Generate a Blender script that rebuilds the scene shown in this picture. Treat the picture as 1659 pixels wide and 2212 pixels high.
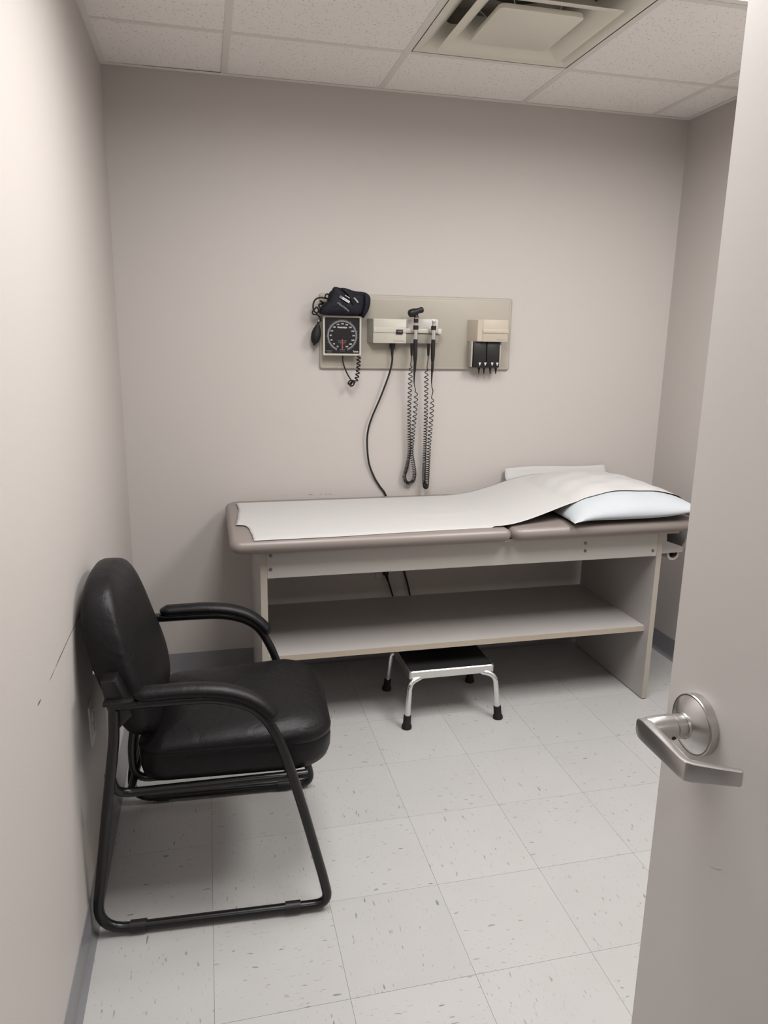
import bpy, bmesh, math, random
from mathutils import Vector, Matrix
random.seed(7)
S = bpy.context.scene
COL = S.collection
for o in list(bpy.data.objects): bpy.data.objects.remove(o)

# ------------------------------------------------------------ camera
F, YAW, PITCH, ROLL = 1581.54, -0.23802, -0.23069, 0.01621
CAM = Vector((0.33404, -3.15724, 1.47539))
RW, RH = 2.465, 2.448            # room width, ceiling height
FRONT = -3.215                   # inner face of the wall with the door
cy, sy, cp, sp = math.cos(YAW), math.sin(YAW), math.cos(PITCH), math.sin(PITCH)
fw = Vector((-sy*cp, cy*cp, sp)); r0 = Vector((cy, sy, 0)); u0 = r0.cross(fw)
rt = math.cos(ROLL)*r0 + math.sin(ROLL)*u0
up = -math.sin(ROLL)*r0 + math.cos(ROLL)*u0
cam = bpy.data.cameras.new('camera'); cam.sensor_fit = 'HORIZONTAL'; cam.sensor_width = 36
cam.lens = F*36/1659; cam.clip_start = .01
camo = bpy.data.objects.new('camera', cam); COL.objects.link(camo)
camo.matrix_world = Matrix(((rt.x, up.x, -fw.x, CAM.x), (rt.y, up.y, -fw.y, CAM.y), (rt.z, up.z, -fw.z, CAM.z), (0, 0, 0, 1)))
S.camera = camo
def ray(px, py): return rt*((px-829.5)/F) - up*((py-1106)/F) + fw
def onz(px, py, z): d = ray(px, py); return CAM + d*((z-CAM.z)/d.z)
def ony(px, py, y): d = ray(px, py); return CAM + d*((y-CAM.y)/d.y)

# ------------------------------------------------------------ world, exposure, lamp strength
w = bpy.data.worlds.new('world'); S.world = w; w.use_nodes = True
w.node_tree.nodes['Background'].inputs[0].default_value = (.5, .5, .5, 1)
w.node_tree.nodes['Background'].inputs[1].default_value = .02
S.view_settings.view_transform = 'Standard'; S.view_settings.look = 'None'
S.view_settings.exposure = 0.07; S.view_settings.gamma = 1; S.view_settings.use_curve_mapping = False
LAMP_COL = (1.0, .984, .972); LAMP_A = 28.0; LAMP_B = 34.0; HALL_FILL = 8.0; SPREAD = math.radians(171); LENS = 4.0   # watts per fixture

# ------------------------------------------------------------ materials
MATS = {}
def mat(name, col, rough=.5, metal=0, spec=.5, bump=0, bscale=200, var=0, vscale=8, coat=0, emit=None, estr=0, trans=0):
    if name in MATS: return MATS[name]
    m = bpy.data.materials.new(name); m.use_nodes = True; MATS[name] = m
    nt = m.node_tree; b = nt.nodes['Principled BSDF']
    b.inputs['Base Color'].default_value = (*col, 1); b.inputs['Roughness'].default_value = rough
    b.inputs['Metallic'].default_value = metal; b.inputs['Specular IOR Level'].default_value = spec
    b.inputs['Coat Weight'].default_value = coat
    if emit: b.inputs['Emission Color'].default_value = (*emit, 1); b.inputs['Emission Strength'].default_value = estr
    tc = nt.nodes.new('ShaderNodeTexCoord')
    if var:
        n = nt.nodes.new('ShaderNodeTexNoise'); n.inputs['Scale'].default_value = vscale; n.inputs['Detail'].default_value = 4
        nt.links.new(tc.outputs['Object'], n.inputs['Vector'])
        mx = nt.nodes.new('ShaderNodeMix'); mx.data_type = 'RGBA'
        mx.inputs[6].default_value = (*[c*(1-var) for c in col], 1); mx.inputs[7].default_value = (*[min(1, c*(1+var)) for c in col], 1)
        nt.links.new(n.outputs['Fac'], mx.inputs[0]); nt.links.new(mx.outputs[2], b.inputs['Base Color'])
    if bump:
        n = nt.nodes.new('ShaderNodeTexNoise'); n.inputs['Scale'].default_value = bscale; n.inputs['Detail'].default_value = 3
        nt.links.new(tc.outputs['Object'], n.inputs['Vector'])
        bp = nt.nodes.new('ShaderNodeBump'); bp.inputs['Strength'].default_value = bump; bp.inputs['Distance'].default_value = .002
        nt.links.new(n.outputs['Fac'], bp.inputs['Height']); nt.links.new(bp.outputs[0], b.inputs['Normal'])
    return m
WALL = mat('wall_paint', (.448, .415, .392), .55, bump=.12, bscale=260)
BASE = mat('vinyl_base', (.17, .17, .178), .35, var=.06, vscale=20)
DOORP = mat('door_paint', (.60, .572, .555), .38, bump=.05, bscale=120)
GRID = mat('ceiling_grid_white', (.76, .735, .69), .5)
TEE = mat('tee_enamel', (.70, .675, .635), .5)
DIFF = mat('diffuser_enamel', (.70, .675, .585), .45)
DARK = mat('dark_void', (.03, .03, .03), .8)
STEEL = mat('satin_nickel', (.58, .565, .56), .28, metal=1, bump=.04, bscale=900)
CHROME = mat('chrome', (.80, .79, .78), .14, metal=1)
LEATHER = mat('black_vinyl', (.0048, .0043, .005), .42, spec=.24, bump=.22, bscale=420)
nt = LEATHER.node_tree; bb = nt.nodes['Principled BSDF']; old = bb.inputs['Normal'].links[0].from_node
n1 = nt.nodes.new('ShaderNodeTexNoise'); n1.inputs['Scale'].default_value = 9; n1.inputs['Detail'].default_value = 5; n1.inputs['Distortion'].default_value = 1.2
tc_ = [n for n in nt.nodes if n.type == 'TEX_COORD'][0]; nt.links.new(tc_.outputs['Object'], n1.inputs['Vector'])
b1 = nt.nodes.new('ShaderNodeBump'); b1.inputs['Strength'].default_value = .22; b1.inputs['Distance'].default_value = .02
nt.links.new(n1.outputs['Fac'], b1.inputs['Height']); nt.links.new(old.outputs[0], b1.inputs['Normal']); nt.links.new(b1.outputs[0], bb.inputs['Normal'])
BLACKM = mat('black_enamel', (.008, .0075, .008), .26, spec=.4)
BLACKP = mat('black_plastic', (.010, .0095, .010), .42, spec=.4)
RUBBER = mat('black_rubber', (.009, .0085, .0085), .62, spec=.3, bump=.15, bscale=500)
PADV = mat('taupe_vinyl', (.20, .170, .155), .38, bump=.10, bscale=500)
LAM = mat('grey_laminate', (.385, .362, .350), .38)
EDGE = mat('beige_edge_band', (.37, .315, .25), .5)
RAILM = mat('table_rail_laminate', (.385, .368, .34), .38)
PAPER = mat('exam_paper', (.435, .424, .418), .85, bump=.35, bscale=16)
PILLOWM = mat('pillow_case', (.385, .41, .43), .75, bump=.6, bscale=13)
CREAM = mat('cream_plastic', (.42, .40, .345), .42)
CREAM2 = mat('warm_cream_plastic', (.42, .37, .30), .42)
GREYP = mat('grey_cream_plastic', (.29, .272, .235), .45)
PANELM = mat('panel_plastic', (.345, .315, .265), .45, var=.04, vscale=5)
WHITEP = mat('white_plastic', (.48, .46, .43), .4)
BOLT = mat('bolt_zinc', (.16, .15, .145), .45, metal=.6)
EDGE2 = mat('grey_edge_band', (.35, .318, .275), .5)
BRUSH = mat('brushed_chrome', (.74, .73, .72), .30, metal=1)
INK = mat('white_ink', (.5, .5, .5), .6)
GREYINK = mat('grey_ink', (.30, .28, .27), .6)
MIDINK = mat('dial_grey_ink', (.15, .145, .148), .6)
REDM = mat('needle_red', (.62, .05, .035), .5)
NAVY = mat('navy_nylon', (.009, .009, .014), .65, spec=.2, bump=.35, bscale=350)
OUTL = mat('outlet_ivory', (.56, .53, .48), .4)
SCUFF = mat('scuff_dark', (.09, .072, .06), .8)

def lamp_mat(n, s):
    m = bpy.data.materials.new(n); m.use_nodes = True; nt = m.node_tree
    b = nt.nodes['Principled BSDF']; b.inputs['Base Color'].default_value = (.8, .8, .8, 1)
    b.inputs['Emission Color'].default_value = (*LAMP_COL, 1); b.inputs['Emission Strength'].default_value = s
    return m

def floor_mat():
    m = bpy.data.materials.new('vinyl_tile'); m.use_nodes = True; nt = m.node_tree; L = nt.links.new; N = nt.nodes.new
    b = nt.nodes['Principled BSDF']; b.inputs['Roughness'].default_value = .36; b.inputs['Specular IOR Level'].default_value = .45
    tc = N('ShaderNodeTexCoord'); oi = N('ShaderNodeObjectInfo')
    off = N('ShaderNodeVectorMath'); off.operation = 'MULTIPLY_ADD'
    cmb = N('ShaderNodeCombineXYZ'); L(oi.outputs['Random'], cmb.inputs[0]); L(oi.outputs['Random'], cmb.inputs[1])
    L(cmb.outputs[0], off.inputs[0]); off.inputs[1].default_value = (37, 91, 0); L(tc.outputs['Object'], off.inputs[2])
    col = None
    basec = N('ShaderNodeMix'); basec.data_type = 'RGBA'
    n0 = N('ShaderNodeTexNoise'); n0.inputs['Scale'].default_value = 6; L(off.outputs[0], n0.inputs['Vector'])
    basec.inputs[6].default_value = (.368, .362, .353, 1); basec.inputs[7].default_value = (.40, .394, .386, 1); L(n0.outputs['Fac'], basec.inputs[0])
    prev = basec.outputs[2]
    for i, (sx, sy2, th, c, seed) in enumerate([(26, 95, .705, (.18, .20, .19), 0), (34, 120, .71, (.28, .235, .205), 5.3), (14, 60, .765, (.10, .15, .155), 9.1), (60, 240, .69, (.31, .30, .285), 3.7)]):
        mp = N('ShaderNodeVectorMath'); mp.operation = 'MULTIPLY_ADD'
        mp.inputs[1].default_value = (sx, sy2, 1); mp.inputs[2].default_value = (seed, seed*2.3, seed)
        dn = N('ShaderNodeTexNoise'); dn.inputs['Scale'].default_value = 5
        L(off.outputs[0], mp.inputs[0])
        n = N('ShaderNodeTexNoise'); n.inputs['Scale'].default_value = 1; n.inputs['Detail'].default_value = 1.5
        L(mp.outputs[0], n.inputs['Vector'])
        r = N('ShaderNodeMapRange'); r.inputs['From Min'].default_value = th; r.inputs['From Max'].default_value = th+.035
        L(n.outputs['Fac'], r.inputs['Value'])
        mm = N('ShaderNodeMix'); mm.data_type = 'RGBA'; mm.inputs[7].default_value = (*c, 1)
        L(r.outputs[0], mm.inputs[0]); L(prev, mm.inputs[6]); prev = mm.outputs[2]
    # slow tint per tile
    hs = N('ShaderNodeHueSaturation'); mr = N('ShaderNodeMapRange'); mr.inputs['To Min'].default_value = .975; mr.inputs['To Max'].default_value = 1.025
    L(oi.outputs['Random'], mr.inputs['Value']); L(mr.outputs[0], hs.inputs['Value']); L(prev, hs.inputs['Color'])
    L(hs.outputs[0], b.inputs['Base Color'])
    nb = N('ShaderNodeTexNoise'); nb.inputs['Scale'].default_value = 14; L(off.outputs[0], nb.inputs['Vector'])
    bp = N('ShaderNodeBump'); bp.inputs['Strength'].default_value = .06; bp.inputs['Distance'].default_value = .004
    L(nb.outputs['Fac'], bp.inputs['Height']); L(bp.outputs[0], b.inputs['Normal'])
    return m
VCT = floor_mat()
def ceil_mat():
    m = bpy.data.materials.new('acoustic_tile'); m.use_nodes = True; nt = m.node_tree; L = nt.links.new; N = nt.nodes.new
    b = nt.nodes['Principled BSDF']; b.inputs['Roughness'].default_value = .9
    tc = N('ShaderNodeTexCoord'); oi = N('ShaderNodeObjectInfo')
    cmb = N('ShaderNodeCombineXYZ'); L(oi.outputs['Random'], cmb.inputs[0]); L(oi.outputs['Random'], cmb.inputs[1])
    off = N('ShaderNodeVectorMath'); off.operation = 'MULTIPLY_ADD'; off.inputs[1].default_value = (57, 21, 0)
    L(cmb.outputs[0], off.inputs[0]); L(tc.outputs['Object'], off.inputs[2])
    v = N('ShaderNodeTexVoronoi'); v.inputs['Scale'].default_value = 95; v.feature = 'F1'; L(off.outputs[0], v.inputs['Vector'])
    n = N('ShaderNodeTexNoise'); n.inputs['Scale'].default_value = 120; n.inputs['Detail'].default_value = 3; L(off.outputs[0], n.inputs['Vector'])
    sub = N('ShaderNodeMath'); sub.operation = 'MULTIPLY_ADD'; sub.inputs[1].default_value = -.9; L(n.outputs['Fac'], sub.inputs[0]); L(v.outputs['Distance'], sub.inputs[2])
    r = N('ShaderNodeMapRange'); r.inputs['From Min'].default_value = -.36; r.inputs['From Max'].default_value = -.22; L(sub.outputs[0], r.inputs['Value'])
    mx = N('ShaderNodeMix'); mx.data_type = 'RGBA'; mx.inputs[6].default_value = (.48, .45, .42, 1); mx.inputs[7].default_value = (.84, .805, .775, 1)
    L(r.outputs[0], mx.inputs[0]); L(mx.outputs[2], b.inputs['Base Color'])
    bp = N('ShaderNodeBump'); bp.inputs['Strength'].default_value = .35; bp.inputs['Distance'].default_value = .002
    L(r.outputs[0], bp.inputs['Height']); L(bp.outputs[0], b.inputs['Normal'])
    return m
ACOU = ceil_mat()

# ------------------------------------------------------------ helpers
def tag(o, label=None, cat=None, group=None, kind=None):
    if label: o['label'] = label
    if cat: o['category'] = cat
    if group: o['group'] = group
    if kind: o['kind'] = kind
    return o
def empty(name, loc=(0, 0, 0), rz=0):
    o = bpy.data.objects.new(name, None); COL.objects.link(o); o.location = loc; o.rotation_euler.z = rz; o.empty_display_size = .1
    return o
def link(name, me, m, parent=None, smooth=False):
    if m and not me.materials: me.materials.append(m)
    o = bpy.data.objects.new(name, me); COL.objects.link(o)
    if parent: o.parent = parent
    return o
def fin(name, bm, m, parent=None, smooth=False, angle=35, recalc=True):
    if recalc: bmesh.ops.recalc_face_normals(bm, faces=bm.faces)
    me = bpy.data.meshes.new(name)
    if smooth:
        for f in bm.faces: f.smooth = True
        la = math.radians(angle)
        for e in bm.edges:
            if len(e.link_faces) == 2 and e.calc_face_angle(0) > la: e.smooth = False
    bm.to_mesh(me); bm.free()
    return link(name, me, m, parent)
def abox(bm, x0, x1, y0, y1, z0, z1, bev=0, seg=2):
    r = bmesh.ops.create_cube(bm, size=1)
    vs = r['verts']
    for v in vs: v.co = Vector(((x0+x1)/2+v.co.x*(x1-x0), (y0+y1)/2+v.co.y*(y1-y0), (z0+z1)/2+v.co.z*(z1-z0)))
    if bev:
        es = list({e for v in vs for e in v.link_edges})
        bmesh.ops.bevel(bm, geom=es, offset=bev, segments=seg, profile=.5, affect='EDGES')
def box(name, m, parent, x0, x1, y0, y1, z0, z1, bev=0, seg=2):
    bm = bmesh.new(); abox(bm, x0, x1, y0, y1, z0, z1, bev, seg)
    return fin(name, bm, m, parent, smooth=bev > 0)
def catmull(pts, n=8, closed=False):
    P = [Vector(p) for p in pts]; out = []; k = len(P)
    rng = range(k if closed else k-1)
    for i in rng:
        if closed: a, b, c, d = P[(i-1) % k], P[i], P[(i+1) % k], P[(i+2) % k]
        else: a, b, c, d = P[max(i-1, 0)], P[i], P[i+1], P[min(i+2, k-1)]
        for j in range(n):
            t = j/n
            out.append(.5*((2*b)+(c-a)*t+(2*a-5*b+4*c-d)*t*t+(3*b-a-3*c+d)*t**3))
    if not closed: out.append(P[-1])
    return out
def fillet(pts, r, n=6, closed=False):
    P = [Vector(p) for p in pts]; k = len(P); out = []
    for i in range(k):
        if not closed and i in (0, k-1): out.append(P[i]); continue
        a, b, c = P[(i-1) % k], P[i], P[(i+1) % k]
        rr = r[i] if isinstance(r, (list, tuple)) else r
        u, v = (a-b), (c-b); d = min(rr, u.length*.48, v.length*.48)
        if d < 1e-5: out.append(b); continue
        p, q = b+u.normalized()*d, b+v.normalized()*d
        for j in range(n+1):
            t = j/n; out.append(p*(1-t)**2+b*2*t*(1-t)+q*t*t)
    return out
def atube(bm, pts, rad, seg=10, closed=False, sx=1, sy_=1, up0=None):
    P = [Vector(p) for p in pts]; k = len(P); rings = []; nrm = None
    for i in range(k):
        if closed: t = (P[(i+1) % k]-P[(i-1) % k])
        else: t = P[min(i+1, k-1)]-P[max(i-1, 0)]
        t = t.normalized() if t.length > 1e-9 else Vector((0, 0, 1))
        if nrm is None:
            nrm = Vector(up0) if up0 else (Vector((0, 0, 1)) if abs(t.z) < .9 else Vector((1, 0, 0)))
        nrm = (nrm-t*nrm.dot(t)); nrm = nrm.normalized() if nrm.length > 1e-6 else t.orthogonal().normalized()
        bn = t.cross(nrm); r = rad[i] if isinstance(rad, (list, tuple)) else rad
        rings.append([bm.verts.new(P[i]+(nrm*math.cos(2*math.pi*j/seg)*sx+bn*math.sin(2*math.pi*j/seg)*sy_)*r) for j in range(seg)])
    for i in range(k if closed else k-1):
        A, B = rings[i], rings[(i+1) % k]
        for j in range(seg): bm.faces.new((A[j], A[(j+1) % seg], B[(j+1) % seg], B[j]))
    if not closed: bm.faces.new(rings[0]); bm.faces.new(rings[-1])
def tube(name, m, parent, pts, rad, seg=10, closed=False, **k):
    bm = bmesh.new(); atube(bm, pts, rad, seg, closed, **k); return fin(name, bm, m, parent, True, 50)
def aloft(bm, rings, cap=True):
    R = [[bm.verts.new(Vector(p)) for p in r] for r in rings]; n = len(R[0])
    for A, B in zip(R, R[1:]):
        for j in range(n): bm.faces.new((A[j], A[(j+1) % n], B[(j+1) % n], B[j]))
    if cap: bm.faces.new(R[0]); bm.faces.new(R[-1])
def loft(name, m, parent, rings, cap=True, angle=40):
    bm = bmesh.new(); aloft(bm, rings, cap); return fin(name, bm, m, parent, True, angle)
def alathe(bm, prof, org, axis, seg=24):
    """prof: (radius, distance along axis)"""
    a = Vector(axis).normalized(); u = a.orthogonal().normalized(); v = a.cross(u); o = Vector(org)
    aloft(bm, [[o+a*h+(u*math.cos(2*math.pi*j/seg)+v*math.sin(2*math.pi*j/seg))*max(r, 1e-4) for j in range(seg)] for r, h in prof])
def lathe(name, m, parent, prof, org, axis, seg=24, angle=35):
    bm = bmesh.new(); alathe(bm, prof, org, axis, seg); return fin(name, bm, m, parent, True, angle)
def aprism(bm, poly, off):
    off = Vector(off); A = [bm.verts.new(Vector(p)) for p in poly]; B = [bm.verts.new(Vector(p)+off) for p in poly]; n = len(A)
    bm.faces.new(A); bm.faces.new(B)
    for j in range(n): bm.faces.new((A[j], A[(j+1) % n], B[(j+1) % n], B[j]))
def prism(name, m, parent, poly, off, bev=0, angle=35):
    bm = bmesh.new(); aprism(bm, poly, off)
    if bev: bmesh.ops.bevel(bm, geom=list(bm.edges), offset=bev, segments=2, profile=.5, affect='EDGES')
    return fin(name, bm, m, parent, True, angle)
def rrect(x0, x1, y0, y1, r, n=6):
    """rounded rectangle outline, r scalar or (bl, br, tr, tl)"""
    rs = r if isinstance(r, (list, tuple)) else (r,)*4; out = []
    for (cx, cy_, a), q in zip(((x0, y0, 180), (x1, y0, 270), (x1, y1, 0), (x0, y1, 90)), rs):
        sx = 1 if cx == x0 else -1; sy2 = 1 if cy_ == y0 else -1
        for i in range(n+1):
            t = math.radians(a+90*i/n); out.append((cx+sx*q+q*math.cos(t), cy_+sy2*q+q*math.sin(t)))
    return out
def text(name, s, size, m, parent, loc, align='CENTER', roty=0, bold=0, extrude=.0002, space=1.0, M=None, sx=1.0):
    """flat lettering facing -Y"""
    cu = bpy.data.curves.new('t', 'FONT'); cu.body = s; cu.size = size; cu.align_x = align; cu.align_y = 'CENTER'
    cu.extrude = extrude; cu.offset = bold; cu.space_character = space; cu.resolution_u = 3
    o = bpy.data.objects.new('t', cu); COL.objects.link(o); bpy.context.view_layer.update()
    me = bpy.data.meshes.new_from_object(o); bpy.data.objects.remove(o)
    if M is None: M = Matrix.Translation(Vector(loc)) @ Matrix.Rotation(roty, 4, 'Y') @ Matrix.Rotation(math.pi/2, 4, 'X') @ Matrix.Diagonal((sx, 1, 1, 1))
    me.transform(M); me.materials.clear()
    return link(name, me, m, parent)
def join_meshes(name, objs, m, parent):
    bm = bmesh.new()
    for o in objs:
        bm.from_mesh(o.data); bpy.data.objects.remove(o)
    return fin(name, bm, m, parent, recalc=False)

# ------------------------------------------------------------ room shell
def st(name, m, *b): return tag(box(name, m, None, *b), kind='structure')
HALL = -4.75
st('wall_back', WALL, -.12, RW+.12, 0, .12, -.05, RH+.3)
st('wall_left', WALL, -.12, 0, FRONT-.12, 0, -.05, RH+.3)
st('wall_right', WALL, RW, RW+.12, FRONT-.12, 0, -.05, RH+.3)
DX0, DX1, DH = .085, 1.03, 2.05           # doorway
bm = bmesh.new()
abox(bm, 0, DX0, FRONT-.12, FRONT, -.05, RH+.3); abox(bm, DX1, RW, FRONT-.12, FRONT, -.05, RH+.3); abox(bm, DX0, DX1, FRONT-.12, FRONT, DH, RH+.3)
tag(fin('wall_front', bm, WALL), kind='structure')
bm = bmesh.new()
for a, b in ((DX0, DX0+.018), (DX1-.002, DX1+.016)): abox(bm, a, b, FRONT-.13, FRONT+.010, 0, DH)
abox(bm, DX0, DX1+.016, FRONT-.13, FRONT+.010, DH, DH+.018)
tag(fin('trim_1', bm, GRID), kind='structure')
# corridor outside the door
st('wall_corridor', WALL, -1.6, 4.0, HALL-.12, HALL, -.05, RH+.3)
st('wall_corridor_end', WALL, -1.72, -1.6, HALL, FRONT-.12, -.05, RH+.3)
st('wall_corridor_far', WALL, 4.0, 4.12, HALL, FRONT-.12, -.05, RH+.3)
bm = bmesh.new(); abox(bm, -1.6, -.12, FRONT-.12, FRONT, -.05, RH+.3); abox(bm, RW+.12, 4.0, FRONT-.12, FRONT, -.05, RH+.3)
tag(fin('wall_corridor_near', bm, WALL), kind='structure')
st('ceiling_corridor', GRID, -1.6, 4.0, HALL, FRONT-.12, RH, RH+.05)
st('floor_corridor', VCT, -1.6, 4.0, HALL, FRONT-.105, -.05, 0)

# floor: a dark bed with one object for each vinyl tile
T = .3048
floor = st('floor', mat('tile_bed', (.16, .145, .13), .8), 0, RW, FRONT-.105, 0, -.05, -.0022)
xs = [0] + [.2984+k*T for k in range(0, 8)]; xs = [v for v in xs if v < RW-.01] + [RW]
ys = sorted([-1.8002+k*T for k in range(-6, 6)] ); ys = [v for v in ys if v > FRONT-.1]; ys = [FRONT-.105] + ys + [0]
gap = .00035
def slab(w_, d_, t):
    bm = bmesh.new(); abox(bm, -w_/2, w_/2, -d_/2, d_/2, -t, 0)
    me = bpy.data.meshes.new('tile'); bm.to_mesh(me); bm.free(); return me
tcache = {}
for i in range(len(xs)-1):
    for j in range(len(ys)-1):
        w_, d_ = round(xs[i+1]-xs[i]-2*gap, 4), round(ys[j+1]-ys[j]-2*gap, 4)
        rot = (i+j) % 2
        key = (d_, w_) if rot else (w_, d_)
        if key not in tcache: tcache[key] = slab(*key, .002)
        o = link('floor_tile', tcache[key], VCT, floor); o.location = ((xs[i]+xs[i+1])/2, (ys[j]+ys[j+1])/2, random.uniform(-.00012, 0))
        o.rotation_euler.z = math.pi/2*rot
# cove base
def cove(name, a, b, nrm):
    prof = [(0, .1016), (.0025, .1012), (.0032, .098), (.0032, .022), (.006, .010), (.012, .0035), (.0165, .0012), (.0165, 0), (0, 0)]
    A, B, n = Vector(a), Vector(b), Vector(nrm)
    return tag(prism(name, BASE, None, [A+n*d+Vector((0, 0, h)) for d, h in prof], B-A), kind='structure')
cove('baseboard_back', (0, 0, 0), (RW, 0, 0), (0, -1, 0))
cove('baseboard_left', (0, FRONT, 0), (0, 0, 0), (1, 0, 0))
cove('baseboard_right', (RW, FRONT+.0, 0), (RW, 0, 0), (-1, 0, 0))
# wall scuffs
wl = bpy.data.objects['wall_left']; wb = bpy.data.objects['wall_back']
def strip(parent, pts, nrm, up_, wd, m=None):
    bm = bmesh.new(); n = Vector(nrm)*.0004; prev = None
    for p, w_ in zip(pts, wd):
        q = (bm.verts.new(Vector(p)+n+Vector(up_)*w_), bm.verts.new(Vector(p)+n-Vector(up_)*w_))
        if prev: bm.faces.new((prev[0], prev[1], q[1], q[0]))
        prev = q
    return fin('scuff_mark', bm, m or SCUFF, parent)
strip(wl, [(0, -1.20, .787), (0, -1.339, .7875), (0, -1.45, .789), (0, -1.556, .789), (0, -1.60, .788)], (1, 0, 0), (0, 0, 1), [.0013, .0014, .0012, .0018, .0007])
strip(wl, [(0, -1.61, .7885), (0, -1.64, .788), (0, -1.665, .788)], (1, 0, 0), (0, 0, 1), [.0005, .0011, .0005])
strip(wl, [(0, -1.745, .789), (0, -1.76, .790), (0, -1.775, .7905)], (1, 0, 0), (0, 0, 1), [.0006, .0024, .0008])
for x, z, l in ((.765, .8035, .012), (.811, .804, .006), (.833, .8045, .005), (.851, .803, .007), (.652, .802, .004)):
    strip(wb, [(x-l, 0, z), (x, 0, z+.001), (x+l, 0, z)], (0, -1, 0), (0, 0, 1), [.0003, .001, .0003])

# ------------------------------------------------------------ ceiling
G = .6096
ceil = st('ceiling', DARK, 0, RW, FRONT, 0, RH+.20, RH+.26)
gx = [.4453+k*G for k in range(4)]; gy = [-.4116-k*G for k in range(5)]
cxs = [0]+gx+[RW]; cys = [0]+gy+[FRONT]
def tee(a, b, w_=.0119):
    A, B = Vector(a), Vector(b); d = (B-A).normalized(); n = Vector((-d.y, d.x, 0))
    prof = [(-w_, 0), (w_, 0), (w_, .0008), (.0006, .0008), (.0006, .03), (-.0006, .03), (-w_, .0008+.0002)]
    prof[-1] = (-.0006, .0008); prof.append((-w_, .0008))
    return prism('grid_tee', TEE, ceil, [A+n*x+Vector((0, 0, z)) for x, z in prof], B-A)
for x in gx: tee((x, FRONT, RH), (x, 0, RH))
for y in gy:
    for a, b in zip(cxs, cxs[1:]): tee((a+(.012 if a else 0), y, RH+.0002), (b-(.012 if b < RW else 0), y, RH+.0002))
def angle_trim(a, b, n):
    A, B, n = Vector(a), Vector(b), Vector(n)
    prof = [(0, 0), (.022, 0), (.022, .0008), (.0008, .0008), (.0008, .022), (0, .022)]
    return prism('wall_angle', GRID, ceil, [A+n*x+Vector((0, 0, z)) for x, z in prof], B-A)
angle_trim((0, 0, RH-.001), (RW, 0, RH-.001), (0, -1, 0)); angle_trim((0, FRONT+.0225, RH-.001), (0, -.0225, RH-.001), (1, 0, 0))
angle_trim((RW, FRONT+.0225, RH-.001), (RW, -.0225, RH-.001), (-1, 0, 0)); angle_trim((0, FRONT, RH-.001), (RW, FRONT, RH-.001), (0, 1, 0))
LIGHTCELLS = {(1, 2), (1, 3), (3, 2), (3, 3)}; AIRCELL = (2, 1); ccache = {}
for i in range(5):
    for j in range(6):
        if (i, j) in LIGHTCELLS or (i, j) == AIRCELL: continue
        x0, x1, y1, y0 = cxs[i]+.004, cxs[i+1]-.004, cys[j]-.004, cys[j+1]+.004
        k = (round(x1-x0, 4), round(y1-y0, 4))
        if k not in ccache:
            bm = bmesh.new(); abox(bm, -k[0]/2, k[0]/2, -k[1]/2, k[1]/2, 0, .016)
            me = bpy.data.meshes.new('ceiling_tile'); bm.to_mesh(me); bm.free(); ccache[k] = me
        o = link('ceiling_tile', ccache[k], ACOU, ceil); o.location = ((x0+x1)/2, (y0+y1)/2, RH+.0012)
        if (i, j) == (0, 0): o.rotation_euler = (math.radians(.12), math.radians(-.40), 0); o.location.z += .0004

def troffer(x0, x1, y0, y1, s, label, z=RH):
    r = empty('ceiling_light', ((x0+x1)/2, (y0+y1)/2, z)); hx, hy = (x1-x0)/2-.0125, (y1-y0)/2-.0125
    tag(r, label, 'ceiling light', 'lensed troffer lights')
    f = .024; bm = bmesh.new()
    for a in ((-hx, hx, -hy, -hy+f), (-hx, hx, hy-f, hy), (-hx, -hx+f, -hy+f, hy-f), (hx-f, hx, -hy+f, hy-f)): abox(bm, *a, .0012, .010)
    fin('frame', bm, GRID, r)
    bm = bmesh.new(); abox(bm, -hx, hx, -hy, -hy+.003, .010, .10); abox(bm, -hx, hx, hy-.003, hy, .010, .10)
    abox(bm, -hx, -hx+.003, -hy, hy, .010, .10); abox(bm, hx-.003, hx, -hy, hy, .010, .10); abox(bm, -hx, hx, -hy, hy, .10, .103)
    fin('housing', bm, GRID, r)
    box('lens', lamp_mat('lens_glow', LENS), r, -hx+f, hx-f, -hy+f, hy-f, .004, .007)
    la = bpy.data.lights.new('tubes', 'AREA'); la.shape = 'RECTANGLE'; la.size = 2*(hx-f); la.size_y = 2*(hy-f)
    la.energy = s; la.color = LAMP_COL; la.spread = SPREAD
    lo_ = bpy.data.objects.new('tubes', la); COL.objects.link(lo_); lo_.parent = r; lo_.location = (0, 0, .0035)
troffer(gx[0], gx[1], gy[3], gy[1], LAMP_A, 'long lensed ceiling light closer to the wall behind the chair')
troffer(gx[2], gx[3], gy[3], gy[1], LAMP_B, 'long lensed ceiling light diagonal from the air diffuser, away from the chair')
troffer(.2, .81, HALL+.3, HALL+1.0, HALL_FILL, 'added square ceiling light, out of view, in the corridor outside the door', RH-.012)  # unseen corridor lamp, added to send some light in through the doorway

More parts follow.
